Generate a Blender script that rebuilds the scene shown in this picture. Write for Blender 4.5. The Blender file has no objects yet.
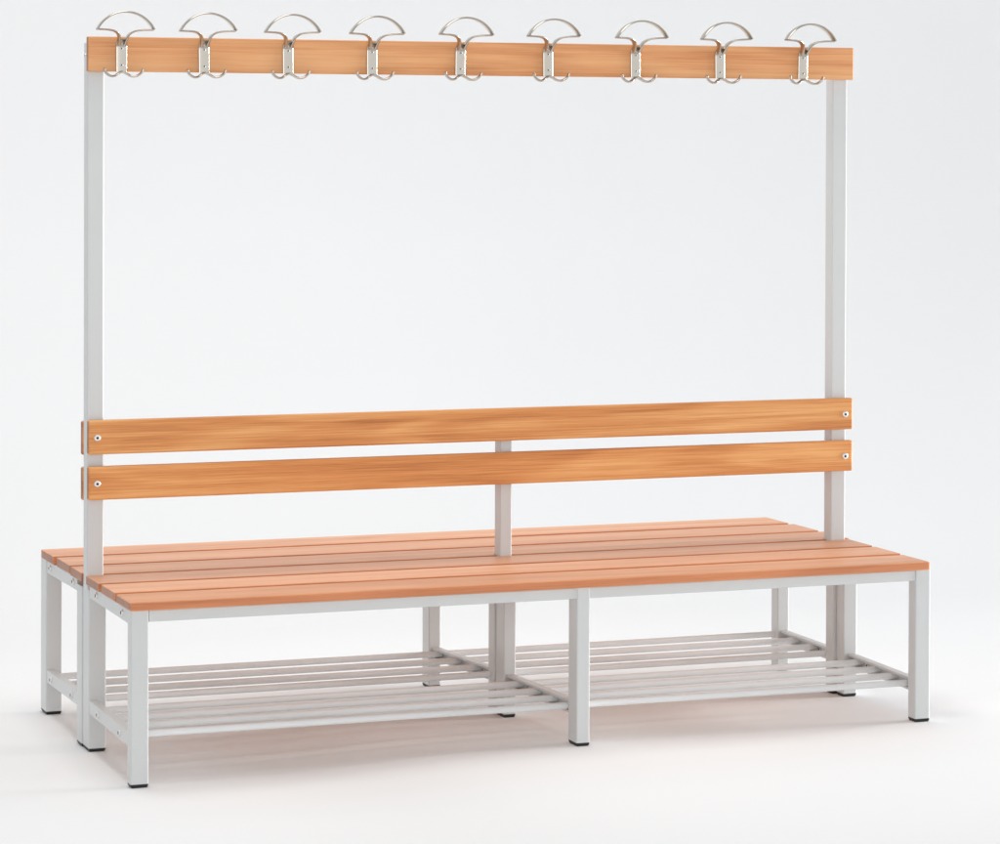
import bpy, bmesh, math, random
from mathutils import Vector, Matrix
random.seed(4)
sc = bpy.context.scene
COL = sc.collection

# ------------------------------------------------------------------ camera
cam_d = bpy.data.cameras.new('camera'); cam = bpy.data.objects.new('camera', cam_d); COL.objects.link(cam)
R_ = Vector((0.9364658, -0.3507428, 0.00336049)); U_ = Vector((0.00205829, 0.01507546, 0.99988424)); F_ = Vector((0.35075286, 0.93635048, -0.01483959))
m = Matrix((R_, U_, -F_)).transposed().to_4x4(); m.translation = Vector((-1.59661, -6.58724, 1.43306))
cam.matrix_world = m
cam_d.lens = 109.666; cam_d.sensor_width = 36; cam_d.sensor_fit = 'HORIZONTAL'
cam_d.shift_x = 0; cam_d.shift_y = -0.2371
cam_d.clip_start = .1; cam_d.clip_end = 200
sc.camera = cam
sc.render.resolution_x = 1024; sc.render.resolution_y = 864

# ------------------------------------------------------------------ studio light
HORIZON, ZENITH = 1.34, 0.55
w = bpy.data.worlds.new('World'); sc.world = w; w.use_nodes = True
bg = w.node_tree.nodes['Background']; bg.inputs[0].default_value = (0.96, 0.978, 1.0, 1); bg.inputs[1].default_value = 1.0
# world light made brighter near the horizon to reach under the seat, dimmer overhead
WN, WL = w.node_tree.nodes, w.node_tree.links
wt = WN.new('ShaderNodeTexCoord'); wx = WN.new('ShaderNodeSeparateXYZ'); WL.new(wt.outputs['Generated'], wx.inputs[0])
wm = WN.new('ShaderNodeMapRange'); wm.interpolation_type = 'SMOOTHSTEP'
wm.inputs['From Min'].default_value = 0.03; wm.inputs['From Max'].default_value = 0.38
wm.inputs['To Min'].default_value = HORIZON; wm.inputs['To Max'].default_value = ZENITH
WL.new(wx.outputs['Z'], wm.inputs['Value']); WL.new(wm.outputs[0], bg.inputs[1])

def area(name, loc, target, sx, sy, power, col=(1, 1, 1)):
    d = bpy.data.lights.new(name, 'AREA'); d.shape = 'RECTANGLE'; d.size = sx; d.size_y = sy; d.energy = power; d.color = col
    o = bpy.data.objects.new(name, d); COL.objects.link(o); o.location = loc
    o.rotation_euler = (Vector(target) - Vector(loc)).to_track_quat('-Z', 'Y').to_euler()
    return o
area('overhead_softbox', (0.1, 0.35, 4.6), (1.0, 0.45, 0), 2.8, 1.8, 43, (1, 0.985, 0.96)).data.spread = math.radians(110)
area('low_side_fill', (11.5, -0.2, 1.0), (1.0, 0.1, 0.0), 4.0, 1.6, 270, (.965, .985, 1)).data.spread = math.radians(60)  # added unseen fill, brightens the floor under the bench
area('backdrop_fill', (2.2, 0.4, 5.2), (2.2, 4.4, 1.4), 8.0, 1.0, 2.5, (0.95, 0.97, 1)).data.spread = math.radians(100)  # extra light put in only to lift the backdrop's brightness
area('front_fill', (-2.0, -9.0, 1.6), (1.0, 0.4, 0.3), 6.0, 2.6, 110, (1, 1, 1))  # added fill behind the camera for front faces and under-bench floor

sc.view_settings.view_transform = 'Standard'; sc.view_settings.look = 'None'
sc.view_settings.exposure = -0.19; sc.view_settings.gamma = 1

# ------------------------------------------------------------------ materials
def newmat(name):
    mt = bpy.data.materials.new(name); mt.use_nodes = True
    return mt, mt.node_tree.nodes, mt.node_tree.links, mt.node_tree.nodes['Principled BSDF']

def wood(name, dark, mid, light, rough=.42, coat=.25, contrast=1.0, edge_shade=(1, 1, 1)):
    mt, N, L, b = newmat(name)
    tc = N.new('ShaderNodeTexCoord'); oi = N.new('ShaderNodeObjectInfo')
    mul = N.new('ShaderNodeVectorMath'); mul.operation = 'SCALE'; mul.inputs[0].default_value = (17.3, 9.1, 5.7)
    L.new(oi.outputs['Random'], mul.inputs['Scale'])
    add = N.new('ShaderNodeVectorMath'); add.operation = 'ADD'
    L.new(tc.outputs['Object'], add.inputs[0]); L.new(mul.outputs[0], add.inputs[1])
    def noise(scale, detail, dist=0, rgh=.5, src=add):
        mp = N.new('ShaderNodeMapping'); mp.inputs['Scale'].default_value = scale
        L.new(src.outputs[0], mp.inputs['Vector'])
        n = N.new('ShaderNodeTexNoise'); n.inputs['Scale'].default_value = 1; n.inputs['Detail'].default_value = detail
        n.inputs['Distortion'].default_value = dist; n.inputs['Roughness'].default_value = rgh
        L.new(mp.outputs[0], n.inputs['Vector']); return n
    # cathedral figure: rings through a slowly wandering field
    fig = noise((.9, 11, 11), 1.5, .9)
    ring = N.new('ShaderNodeMath'); ring.operation = 'MULTIPLY'; ring.inputs[1].default_value = 26
    L.new(fig.outputs['Fac'], ring.inputs[0])
    sn = N.new('ShaderNodeMath'); sn.operation = 'SINE'; L.new(ring.outputs[0], sn.inputs[0])
    streak = noise((1.5, 150, 150), 6, .5, .72)
    fine = noise((14, 600, 600), 2, 0, .6)
    broad = noise((.7, 13, 13), 2.5, .4)
    dash = noise((4, 300, 300), 3, .1, .7)
    def madd(a, k, c):
        n = N.new('ShaderNodeMath'); n.operation = 'MULTIPLY_ADD'; n.inputs[1].default_value = k
        L.new(a, n.inputs[0])
        if isinstance(c, float): n.inputs[2].default_value = c
        else: L.new(c, n.inputs[2])
        return n.outputs[0]
    v = madd(sn.outputs[0], .11*contrast, 0.5)
    v2 = madd(streak.outputs['Fac'], .70*contrast, v)
    v3 = madd(broad.outputs['Fac'], 1.35*contrast, v2)
    v4a = madd(fine.outputs['Fac'], .28*contrast, v3)
    v4 = madd(dash.outputs['Fac'], .8*contrast, v4a)
    off = N.new('ShaderNodeMath'); off.operation = 'SUBTRACT'; off.inputs[1].default_value = (.70+1.35+.28+.8)*contrast/2
    L.new(v4, off.inputs[0])
    rp = N.new('ShaderNodeValToRGB'); e = rp.color_ramp.elements
    e[0].position = .12; e[0].color = (*dark, 1); e[1].position = .88; e[1].color = (*light, 1)
    x = rp.color_ramp.elements.new(.5); x.color = (*mid, 1)
    L.new(off.outputs[0], rp.inputs['Fac'])
    # per-board tint
    hs = N.new('ShaderNodeHueSaturation')
    mr = N.new('ShaderNodeMapRange'); mr.inputs['To Min'].default_value = .91; mr.inputs['To Max'].default_value = 1.07
    L.new(oi.outputs['Random'], mr.inputs['Value']); L.new(mr.outputs[0], hs.inputs['Value']); L.new(rp.outputs[0], hs.inputs['Color'])
    # end grain is darker than the face of a board
    sx = N.new('ShaderNodeSeparateXYZ'); L.new(tc.outputs['Normal'], sx.inputs[0])
    ab = N.new('ShaderNodeMath'); ab.operation = 'ABSOLUTE'; L.new(sx.outputs['X'], ab.inputs[0])
    er = N.new('ShaderNodeMapRange'); er.inputs['From Min'].default_value = .7; er.inputs['From Max'].default_value = .95
    L.new(ab.outputs[0], er.inputs['Value'])
    mx = N.new('ShaderNodeMix'); mx.data_type = 'RGBA'; mx.blend_type = 'MULTIPLY'; mx.inputs[7].default_value = (.50, .40, .38, 1)
    L.new(er.outputs[0], mx.inputs[0]); L.new(hs.outputs[0], mx.inputs[6])
    # painted gap shade: long side faces tinted darker, seat slats only
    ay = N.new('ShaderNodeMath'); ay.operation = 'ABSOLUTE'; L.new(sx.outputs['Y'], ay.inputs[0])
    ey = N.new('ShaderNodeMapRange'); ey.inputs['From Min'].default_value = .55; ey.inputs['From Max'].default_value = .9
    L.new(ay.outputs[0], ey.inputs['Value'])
    my = N.new('ShaderNodeMix'); my.data_type = 'RGBA'; my.blend_type = 'MULTIPLY'; my.inputs[7].default_value = (*edge_shade, 1)
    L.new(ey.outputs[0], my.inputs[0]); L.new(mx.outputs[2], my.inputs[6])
    L.new(my.outputs[2], b.inputs['Base Color'])
    b.inputs['Roughness'].default_value = rough; b.inputs['Coat Weight'].default_value = coat; b.inputs['Coat Roughness'].default_value = .42
    bp = N.new('ShaderNodeBump'); bp.inputs['Strength'].default_value = .08; bp.inputs['Distance'].default_value = .001
    L.new(streak.outputs['Fac'], bp.inputs['Height']); L.new(bp.outputs[0], b.inputs['Normal'])
    return mt

def lin(r, g, b):
    f = lambda c: (c/255/12.92) if c/255 <= .04045 else ((c/255+.055)/1.055)**2.4
    return (f(r), f(g), f(b))

M = {}
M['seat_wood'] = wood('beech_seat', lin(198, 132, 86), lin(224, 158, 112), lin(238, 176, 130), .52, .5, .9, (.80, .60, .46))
M['back_wood'] = wood('beech_back', lin(172, 98, 42), lin(216, 142, 76), lin(238, 178, 112), .45, .12, 1.0)
M['rail_wood'] = wood('beech_rail', lin(204, 128, 72), lin(230, 164, 108), lin(242, 186, 132), .45, .12, .8)

def paint(name, c, rough=.35):
    mt, N, L, b = newmat(name)
    tc = N.new('ShaderNodeTexCoord'); n = N.new('ShaderNodeTexNoise'); n.inputs['Scale'].default_value = 900; n.inputs['Detail'].default_value = 2
    L.new(tc.outputs['Object'], n.inputs['Vector'])
    bp = N.new('ShaderNodeBump'); bp.inputs['Strength'].default_value = .06; bp.inputs['Distance'].default_value = .0005
    L.new(n.outputs['Fac'], bp.inputs['Height']); L.new(bp.outputs[0], b.inputs['Normal'])
    n2 = N.new('ShaderNodeTexNoise'); n2.inputs['Scale'].default_value = 6; n2.inputs['Detail'].default_value = 3
    L.new(tc.outputs['Object'], n2.inputs['Vector'])
    rp = N.new('ShaderNodeValToRGB'); rp.color_ramp.elements[0].position = .3; rp.color_ramp.elements[1].position = .7
    rp.color_ramp.elements[0].color = (*[x*.97 for x in c], 1); rp.color_ramp.elements[1].color = (*c, 1)
    L.new(n2.outputs['Fac'], rp.inputs['Fac']); L.new(rp.outputs[0], b.inputs['Base Color'])
    b.inputs['Roughness'].default_value = rough; b.inputs['Coat Weight'].default_value = .15 if rough < .5 else 0; b.inputs['Coat Roughness'].default_value = .3
    if rough > .5: b.inputs['Specular IOR Level'].default_value = .15
    return mt
M['paint'] = paint('grey_powder_coat', (.635, .645, .64))
M['tube'] = paint('grey_tube_coat', (.80, .81, .81), .9)

def metal(name, c, rough):
    mt, N, L, b = newmat(name)
    b.inputs['Base Color'].default_value = (*c, 1); b.inputs['Metallic'].default_value = 1
    tc = N.new('ShaderNodeTexCoord'); n = N.new('ShaderNodeTexNoise'); n.inputs['Scale'].default_value = 160
    L.new(tc.outputs['Object'], n.inputs['Vector'])
    mr = N.new('ShaderNodeMapRange'); mr.inputs['To Min'].default_value = rough*.8; mr.inputs['To Max'].default_value = rough*1.25
    L.new(n.outputs['Fac'], mr.inputs['Value']); L.new(mr.outputs[0], b.inputs['Roughness'])
    return mt
M['nickel'] = metal('satin_nickel', (.54, .50, .44), .2)
M['zinc'] = metal('zinc_screw', (.8, .79, .77), .42)
def plain(name, c, rough):
    mt, N, L, b = newmat(name)
    n = N.new('ShaderNodeTexNoise'); n.inputs['Scale'].default_value = 60
    mr = N.new('ShaderNodeMapRange'); mr.inputs['To Min'].default_value = rough*.85; mr.inputs['To Max'].default_value = rough*1.1
    L.new(n.outputs['Fac'], mr.inputs['Value']); L.new(mr.outputs[0], b.inputs['Roughness'])
    b.inputs['Base Color'].default_value = (*c, 1); return mt
M['black'] = plain('black_plastic', (.018, .017, .017), .5)
M['recess'] = plain('dark_recess', (.02, .02, .02), .6)
def sheet(name, c):
    mt, N, L, b = newmat(name)
    tc = N.new('ShaderNodeTexCoord'); n = N.new('ShaderNodeTexNoise'); n.inputs['Scale'].default_value = .7; n.inputs['Detail'].default_value = 4
    L.new(tc.outputs['Object'], n.inputs['Vector'])
    rp = N.new('ShaderNodeValToRGB'); rp.color_ramp.elements[0].position = .3; rp.color_ramp.elements[1].position = .7
    rp.color_ramp.elements[0].color = (*[x*.985 for x in c], 1); rp.color_ramp.elements[1].color = (*c, 1)
    L.new(n.outputs['Fac'], rp.inputs['Fac']); L.new(rp.outputs[0], b.inputs['Base Color'])
    b.inputs['Roughness'].default_value = .7; b.inputs['Specular IOR Level'].default_value = .2
    return mt
M['sheet'] = sheet('white_studio_sheet', (.90, .90, .90))

# ------------------------------------------------------------------ building helpers
WO = {}                                  # world origin of every object
def finish(name, bm, mat, parent=None, origin=(0, 0, 0), smooth=False):
    o = Vector(origin)
    bmesh.ops.translate(bm, verts=bm.verts, vec=-o)
    bmesh.ops.recalc_face_normals(bm, faces=bm.faces)
    me = bpy.data.meshes.new(name)
    for mm in (mat if isinstance(mat, (list, tuple)) else [mat]): me.materials.append(M[mm])
    bm.to_mesh(me); bm.free()
    ob = bpy.data.objects.new(name, me); COL.objects.link(ob)
    if parent is not None:
        ob.parent = parent; ob.location = o - WO[parent.name]
    else: ob.location = o
    WO[ob.name] = o
    return ob

def box(bm, x0, x1, y0, y1, z0, z1, bev=0, seg=2, only=None):
    r = bmesh.ops.create_cube(bm, size=1)
    vs = r['verts']
    for v in vs:
        v.co = Vector(((x0+x1)/2+v.co.x*(x1-x0), (y0+y1)/2+v.co.y*(y1-y0), (z0+z1)/2+v.co.z*(z1-z0)))
    if bev:
        es = {e for v in vs for e in v.link_edges}
        if only is not None:
            es = [e for e in es if abs((e.verts[0].co-e.verts[1].co).normalized()[only]) > .9]
        bmesh.ops.bevel(bm, geom=list(es), offset=bev, segments=seg, profile=.5, affect='EDGES')
    return bm

def cyl(bm, a, b, r0, r1=None, n=20):
    a, b = Vector(a), Vector(b); d = b-a
    q = d.to_track_quat('Z', 'Y').to_matrix().to_4x4()
    mt = Matrix.Translation((a+b)/2) @ q
    r = bmesh.ops.create_cone(bm, cap_ends=True, segments=n, radius1=r0, radius2=r0 if r1 is None else r1, depth=d.length, matrix=mt)
    for v in r['verts']:
        for f in v.link_faces:
            if len(f.verts) == 4: f.smooth = True
            else:
                for e in f.edges: e.smooth = False
    return bm

def catmull(P, n):
    P = [Vector(p) for p in P]; out = []
    for i in range(len(P)-1):
        p0 = P[i-1] if i else P[0]*2-P[1]; p1 = P[i]; p2 = P[i+1]; p3 = P[i+2] if i+2 < len(P) else P[-1]*2-P[-2]
        for k in range(n):
            t = k/n
            out.append(.5*((2*p1)+(p2-p0)*t+(2*p0-5*p1+4*p2-p3)*t*t+(3*p1-p0-3*p2+p3)*t**3))
    out.append(P[-1]); return out

def ribbon(bm, pts, wdir, width, thick, n=10, cap=True, nsec=12, sq=.55):
    """sweep a rounded-rectangle section; wdir, width, thick may be functions of t"""
    fn = lambda f: f if callable(f) else (lambda t: f)
    wdir, width, thick = fn(wdir), fn(width), fn(thick)
    C = catmull(pts, n); rings = []
    for i, c in enumerate(C):
        t = i/(len(C)-1)
        tg = (C[min(i+1, len(C)-1)]-C[max(i-1, 0)]).normalized()
        wd = Vector(wdir(t)); wd = (wd-tg*wd.dot(tg)).normalized(); nd = tg.cross(wd)
        ring = []
        for k in range(nsec):
            a = 2*math.pi*k/nsec; ca, sa = math.cos(a), math.sin(a)
            x = math.copysign(abs(ca)**sq, ca)*width(t)/2; y = math.copysign(abs(sa)**sq, sa)*thick(t)/2
            ring.append(bm.verts.new(c+wd*x+nd*y))
        rings.append(ring)
    for a, b in zip(rings, rings[1:]):
        for k in range(nsec):
            f = bm.faces.new((a[k], a[(k+1) % nsec], b[(k+1) % nsec], b[k])); f.smooth = True
    if cap:
        for f in (bm.faces.new(rings[0][::-1]), bm.faces.new(rings[-1])):
            for e in f.edges: e.smooth = False
    return bm

# ------------------------------------------------------------------ the setting: a seamless white sheet
# heights at which the twelve feet stand: the sheet lies slightly wavy under the bench
FEET = {'fl': (.024, .03, -.010), 'fm': (1.087, .04, .012), 'fr': (1.984, .03, .012),
        'cl': (.024, .50, -.011), 'cm': (1.057, .47, .004), 'cr': (1.99, .48, .000),
        'rl': (.020, .91, -.001), 'rm': (1.02, .91, .004), 'rr': (1.99, .84, .002)}
def floor_z(x, y):
    sw = 0.02; sz = 0
    for fx, fy, fz in FEET.values():
        d2 = ((x-fx)/1.0)**2+((y-fy)/1.0)**2
        g = 1/(d2+.0004)**1.2*math.exp(-d2*1.2); sw += g; sz += g*fz
    return sz/sw
def lines(lo, hi, a, b, fine, coarse):
    v = [lo]
    while v[-1] < hi:
        v.append(min(hi, v[-1]+(fine if a <= v[-1] < b else coarse)))
    return v
def grid(name, xs, prof, mat):
    bm = bmesh.new(); V = [[bm.verts.new(prof(x, j)) for x in xs] for j in range(prof.n)]
    for j in range(prof.n-1):
        for i in range(len(xs)-1):
            bm.faces.new((V[j][i], V[j][i+1], V[j+1][i+1], V[j+1][i])).smooth = True
    me = bpy.data.meshes.new(name); bm.to_mesh(me); bm.free(); me.materials.append(M[mat])
    o = bpy.data.objects.new(name, me); COL.objects.link(o); o['kind'] = 'structure'; return o
ys = lines(-9.5, 2.0, -1.5, 1.6, .05, .5)
def fp(x, j): return (x, ys[j], floor_z(x, ys[j]) if -1.6 < ys[j] < 1.8 and -1.6 < x < 3.6 else 0)
fp.n = len(ys)
grid('floor', lines(-9, 12, -1.6, 3.6, .05, .6), fp, 'sheet')
RAD = 2.2
def bpf(x, j):
    if j <= 24:
        a = math.pi/2*j/24; return (x, 2.0+RAD*math.sin(a), RAD*(1-math.cos(a)))
    return (x, 2.0+RAD, RAD+(j-24)*.9)
bpf.n = 29
grid('backdrop', [-9, -6, -3, 0, 3, 6, 9, 12], bpf, 'sheet')

# ------------------------------------------------------------------ the bench: one thing
root = bpy.data.objects.new('changing_room_bench', None); COL.objects.link(root)
root.location = (1.0, .47, 0); WO[root.name] = Vector(root.location)
root['label'] = 'double-sided beech slat bench on pale grey steel frame with coat hooks above'
root['category'] = 'bench'

H = .4056; T = .0205
# seat slats: rear three and front three
cuts = [(0, .1360), (.1580, .2910), (.3120, .4400), (.4610, .6045), (.6260, .771), (.793, .931)]
ends = [(0, 1.998), (.002, 2.000), (.000, 2.002), (.000, 2.010), (.002, 2.006), (-.002, 2.000)]
POST = {'l': (.003, .0425), 'c': (1.039, 1.070), 'r': (1.9475, 1.9885)}
for (y0, y1), (x0, x1) in zip(cuts, ends):
    bm = bmesh.new()
    if y0 == .4610:      # notched round the posts
        ny = .4845; P = [(x0, y0)]
        P = [(x0, ny)] if POST['l'][0]-.003 <= x0 else P
        for k in ('l', 'c', 'r'):
            a, b = POST[k][0]-.003, POST[k][1]+.003
            if a > x0: P += [(a, y0), (a, ny)]
            P += [(b, ny), (b, y0)]
        P += [(x1, y0), (x1, y1), (x0, y1)]
        lo = [bm.verts.new((x, y, H-T)) for x, y in P]; hi = [bm.verts.new((x, y, H)) for x, y in P]; n = len(P)
        top = bm.faces.new(hi); bm.faces.new(lo[::-1])
        for i in range(n): bm.faces.new((lo[i], lo[(i+1) % n], hi[(i+1) % n], hi[i]))
        bmesh.ops.bevel(bm, geom=list(top.edges), offset=.0018, segments=2, profile=.5, affect='EDGES')
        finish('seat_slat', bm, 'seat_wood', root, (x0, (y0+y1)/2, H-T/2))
        continue
    box(bm, x0, x1, y0, y1, H-T, H, .005 if y0 == 0 else .0024, 3)
    for f in bm.faces: f.smooth = False
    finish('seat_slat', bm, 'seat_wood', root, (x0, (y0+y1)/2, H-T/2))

def bolt(p, nrm, r, parent, name='bolt', h=.004, rec=.60):
    p = Vector(p); nrm = Vector(nrm); bm = bmesh.new()
    q = nrm.to_track_quat('Z', 'Y').to_matrix()
    def ring(rad, z, n=24, hexa=False):
        vs = []
        for k in range(n):
            a = 2*math.pi*k/n; rr = rad
            if hexa: b = (a % (math.pi/3))-math.pi/6; rr = rad*math.cos(math.pi/6)/math.cos(b)
            vs.append(bm.verts.new(p+q @ Vector((rr*math.cos(a), rr*math.sin(a), z))))
        return vs
    R = [ring(r, -.001), ring(r, h*.45), ring(r*.94, h*.75), ring(r*.78, h), ring(r*rec, h, hexa=True), ring(r*rec*.96, h*.2, hexa=True)]
    for i, (a, b) in enumerate(zip(R, R[1:])):
        for k in range(24):
            f = bm.faces.new((a[k], a[(k+1) % 24], b[(k+1) % 24], b[k])); f.material_index = 1 if i == 4 else 0
    bm.faces.new(R[-1]).material_index = 1
    return finish(name, bm, ['zinc', 'recess'], parent, p)

# backrest slats, front pair and rear pair, each with its screws
BZ = [(.5850, .6635), (.6920, .7722)]
for z0, z1 in BZ:
    bm = bmesh.new(); box(bm, 0.001, 1.9985, .418, .4375, z0, z1, .0042, 3)
    s = finish('backrest_slat', bm, 'back_wood', root, (0, .428, (z0+z1)/2))
    for x in (.022, 1.976): bolt((x, .418, (z0+z1)/2-.001), (0, -1, 0), .0080, s, 'screw', .003, .42)
    bm = bmesh.new(); box(bm, 0.001, 1.9985, .4825, .502, z0-.007, z1-.007, .0042, 3)
    s = finish('backrest_slat', bm, 'back_wood', root, (-3, .492, (z0+z1)/2)); 
    for x in (.022, 1.976): bolt((x, .502, (z0+z1)/2-.008), (0, 1, 0), .0080, s, 'screw', .003, .42)
# hook rail
bm = bmesh.new(); box(bm, -.001, 1.9955, .418, .4375, 1.5893, 1.6712, .0025, 3)
finish('hook_rail', bm, 'rail_wood', root, (0, .428, 1.628))

# posts above the seat
PT = {'l': 1.656, 'c': .7640, 'r': 1.652}
for k, (x0, x1) in POST.items():
    bm = bmesh.new(); box(bm, x0, x1, .440, .480, .372, PT[k], .003, 3, 2)
    p = finish('post', bm, 'paint', root, ((x0+x1)/2, .46, .372))
    if k != 'c':
        bm = bmesh.new(); box(bm, x0+.0015, x1-.0015, .4415, .4785, PT[k]-.004, PT[k]+.0015, .0008, 1)
        finish('end_cap', bm, 'paint', p, ((x0+x1)/2, .46, PT[k]))
    if k == 'l':
        bolt((x0, .46, 1.628), (-1, 0, 0), .004, p, 'bolt', .003)

# legs: (x0, x1, y0, y1, floor key)
LEGS = [(.004, .045, .010, .042, 'fl'), (1.071, 1.104, .010, .064, 'fm'), (1.963, 2.003, .010, .048, 'fr'),
        (.008, .049, .440, .505, 'cl'), (.006, .046, .508, .562, 'cl'),
        (1.050, 1.082, .440, .497, 'cm'), (1.046, 1.078, .500, .540, 'cm'),
        (1.982, 2.020, .432, .474, 'cr'), (1.974, 2.012, .477, .519, 'cr'),
        (.000, .040, .880, .942, 'rl'), (1.007, 1.040, .880, .933, 'rm'), (1.984, 2.018, .826, .866, 'rr')]
for x0, x1, y0, y1, k in LEGS:
    cx, cy = (x0+x1)/2, (y0+y1)/2
    zf = FEET[k][2]
    bm = bmesh.new(); box(bm, x0, x1, y0, y1, zf+.0085, H-T-.0005 if y0 < .1 or y0 > .6 else .3705, .003, 3, 2)
    l = finish('leg', bm, 'paint', root, (cx, cy, zf+.0085))
    bm = bmesh.new(); box(bm, x0+.0005, x1-.0005, y0+.0005, y1-.0005, zf+.005, zf+.010, .001, 1)
    hx, hy = (x1-x0)/2, (y1-y0)/2
    r = bmesh.ops.create_cube(bm, size=1)
    for v in r['verts']:
        s = .96 if v.co.z > 0 else .80
        v.co = Vector((cx+v.co.x*2*hx*s, cy+v.co.y*2*hy*s, zf-.0015 if v.co.z < 0 else zf+.0052))
    finish('foot_cap', bm, 'black', l, (cx, cy, zf))

# long rails under the seat, front and rear
def seatrail(x0, x1, y0, y1, z0=.3585, z1=.3848):
    bm = bmesh.new(); box(bm, x0, x1, y0, y1, z0, z1, .0025, 3, 0)
    return finish('seat_rail', bm, 'paint', root, (x0, (y0+y1)/2, (z0+z1)/2))
seatrail(.046, 1.9625, .012, .036)
seatrail(.041, 1.9835, .884, .908)

# cross rails between the legs at seat height and C-channels that carry the shoe racks
SPANS = {'l': (.004, .004, [(.0425, .4395), (.5625, .8795)]),
         'm': (1.079, 1.052, [(.0645, .4395), (.5405, .8795)]),
         'r': (1.966, 1.978, [(.0485, .4315), (.5195, .8255)])}
def chan(bm, P0, P1, z0, z1, w, open_dir):
    """thin C-section from P0 to P1 (xy of the web's outer face); open_dir +1: flanges point to +x"""
    t = .0025; s = open_dir
    prof = [(0, z0), (s*w, z0), (s*w, z0+.005), (s*(w-t), z0+.005), (s*(w-t), z0+t), (s*t, z0+t), (s*t, z1-t), (s*(w-t), z1-t), (s*(w-t), z1-.006), (s*w, z1-.006), (s*w, z1), (0, z1)]
    A = [bm.verts.new((P0[0]+x, P0[1], z)) for x, z in prof]; B = [bm.verts.new((P1[0]+x, P1[1], z)) for x, z in prof]
    n = len(prof)
    for i in range(n): bm.faces.new((A[i], A[(i+1) % n], B[(i+1) % n], B[i]))
    bm.faces.new(A); bm.faces.new(B[::-1])
RZ = (.0805, .1115)
legx = {'l': [(.004, .008), (.006, .001)], 'm': [(1.098, 1.078), (1.074, 1.036)], 'r': [(1.998, 2.015), (2.008, 2.014)]}
for k, spans in (('l', SPANS['l'][2]), ('m', SPANS['m'][2]), ('r', SPANS['r'][2])):
    for q, (a, b) in enumerate(spans):
        xa, xb = legx[k][q]
        d = 1 if k == 'l' else -1
        # upper rail (a skewed box, so it follows its own pair of legs)
        bm = bmesh.new(); r = bmesh.ops.create_cube(bm, size=1)
        for v in r['verts']:
            x = (xa if v.co.y < 0 else xb) + (.001*d if (v.co.x < 0) == (d > 0) else .025*d)
            v.co = Vector((x, a if v.co.y < 0 else b, .3525 if v.co.z < 0 else .3840))
        es = [e for e in bm.edges if abs((e.verts[0].co-e.verts[1].co).normalized().y) > .9]
        bmesh.ops.bevel(bm, geom=es, offset=.0025, segments=2, profile=.5, affect='EDGES')
        o = finish('cross_rail', bm, 'paint', root, ((xa+xb)/2, (a+b)/2, .368))
        fr = lambda y: xa+(xb-xa)*(y-a)/(b-a)
        if k != 'm':
            for y in ((.095, .361) if q == 0 else (.60, .842 if k == 'l' else .80)):
                bolt((fr(y)+.001*d, y, .3695), (-d, 0, 0), .0078, o)
        bm = bmesh.new(); chan(bm, (xa+.001*d, a), (xb+.001*d, b), RZ[0], RZ[1], .019, d)
        o = finish('rack_rail', bm, 'paint', root, ((xa+xb)/2, (a+b)/2, .096))
        for y in ((.12, .344) if q == 0 else (.614, .832 if k == 'l' else .79)):
            bolt((fr(y)+.001*d, y, .0945), (-d, 0, 0), .0078, o)
            bolt((fr(y)+.0035*d, y, .0945), (d, 0, 0), .0058, o)

# shoe racks: four tubes on each side, in two spans
def xat(k, q, y):
    a, b = SPANS[k][2][q]; xa, xb = legx[k][q]; return xa+(xb-xa)*(y-a)/(b-a)
for q, yy in ((0, (.078, .176, .274, .380)), (1, (.532, .636, .745, .856))):
    for y in yy:
        if q == 1 and y > .82: yr = .80
        else: yr = y
        x0, xm, x1 = xat('l', q, y)+.004, xat('m', q, y), xat('r', q, min(y, .82))-.004
        for a, b in ((x0, xm-.004), (xm-.0005, x1)):
            bm = bmesh.new(); cyl(bm, (a, y, .0975), (b, y, .0975), .0081, n=24)
            finish('rack_tube', bm, 'tube', root, (a, y, .0975))

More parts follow.
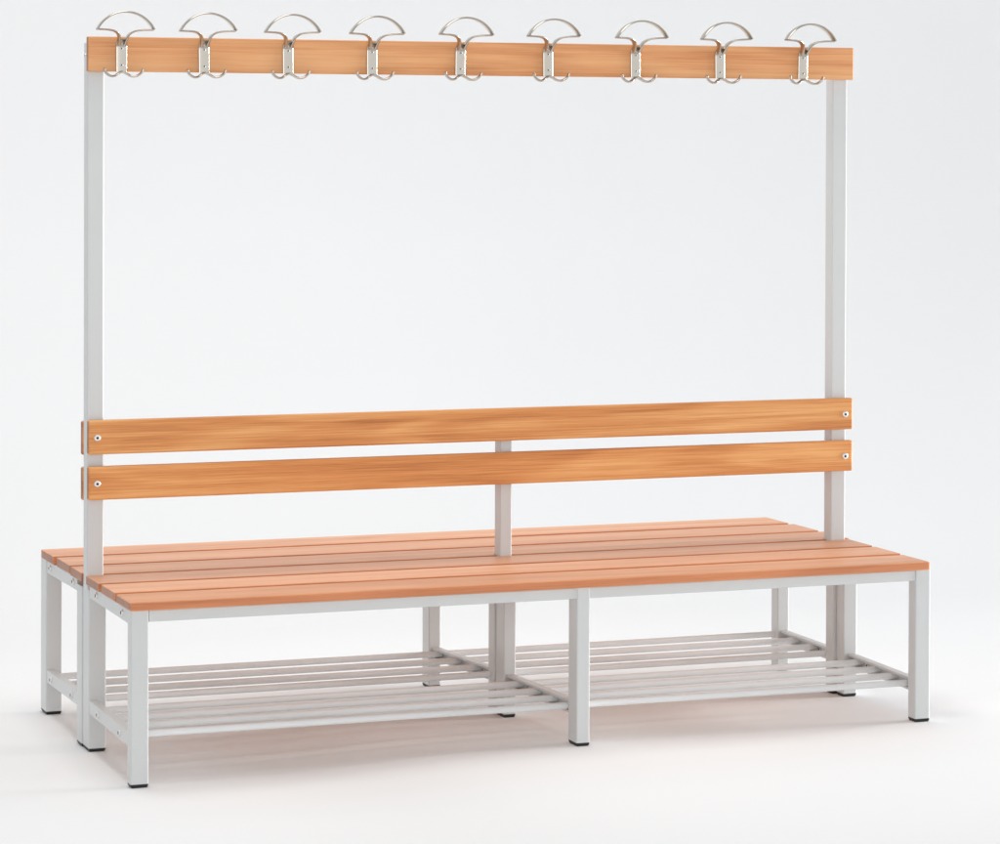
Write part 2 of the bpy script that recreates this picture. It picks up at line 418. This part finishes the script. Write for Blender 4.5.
# ------------------------------------------------------------------ coat hooks
def make_hook(cx):
    o0 = Vector((cx, .418, 1.628)); Y = .4155
    def P(x, y, z): return (cx+x, y, z)
    bm = bmesh.new()
    ribbon(bm, [P(0, Y, 1.5895), P(0, Y, 1.61), P(0, Y, 1.64), P(0, Y-.001, 1.652), P(0, Y-.006, 1.660), P(0, Y-.014, 1.665)],
           lambda t: (1, 0, 0), .0262, .003, 6, sq=.35)
    hk = finish('coat_hook', bm, 'nickel', root, o0)
    # hat loop: two arms that leave the plate, and the arc that joins them
    bm = bmesh.new()
    for s in (-1, 1):
        ribbon(bm, [P(s*.0066, .4085, 1.652), P(s*.0085, .4015, 1.664), P(s*.0130, .394, 1.6755), P(s*.0240, .386, 1.6830), P(s*.040, .379, 1.6858), P(s*.0662, .374, 1.6868)],
               (0, 1, 0), lambda t: .010+.013*min(1, t*1.8), lambda t: .0090-.0045*min(1, t*2.2), 8, sq=.7)
    cxr, sag = .0672, .0405; Rr = (cxr**2+sag**2)/(2*sag); zc = 1.6875+sag-Rr; a0 = math.asin(cxr/Rr)
    if sag > Rr: a0 = math.pi-a0
    arc = [P(Rr*math.sin(t), .3735, zc+Rr*math.cos(t)) for t in [a0*(-1+2*i/12) for i in range(13)]]
    ribbon(bm, arc, (0, 1, 0), .0245, .0046, 4, sq=.7)
    finish('hat_loop', bm, 'nickel', hk, o0)
    bm = bmesh.new()
    ribbon(bm, [P(x, y, z) for x, y, z in ((-.0465, .392, 1.5965), (-.0435, .394, 1.5880), (-.036, .396, 1.5812), (-.027, .398, 1.5780), (-.018, .402, 1.5795), (-.009, .406, 1.5850), (0, .409, 1.5885), (.009, .406, 1.5850), (.018, .402, 1.5795), (.027, .398, 1.5780), (.036, .396, 1.5812), (.0435, .394, 1.5880), (.0465, .392, 1.5965))],
           (0, 1, 0), lambda t: .010+.008*math.sin(math.pi*t), .0056, 6, sq=.9)
    finish('double_hook', bm, 'nickel', hk, o0)
    for z in (1.6435, 1.6045): bolt((cx, Y-.0015, z), (0, -1, 0), .0036, hk, 'screw', .002)
    return hk
first = make_hook(.0779)
for x in (.2771, .484, .6952, .9223, 1.1518, 1.3863, 1.6176, 1.8497):
    c = first.copy(); COL.objects.link(c); c.parent = root
    c.location = Vector((x, .418, 1.628+random.uniform(-.0006, .0006))) - Vector(root.location)
    c.rotation_euler = (0, math.radians(random.uniform(-.9, .9)), 0)
    for ch in list(first.children):
        d = ch.copy(); COL.objects.link(d); d.parent = c
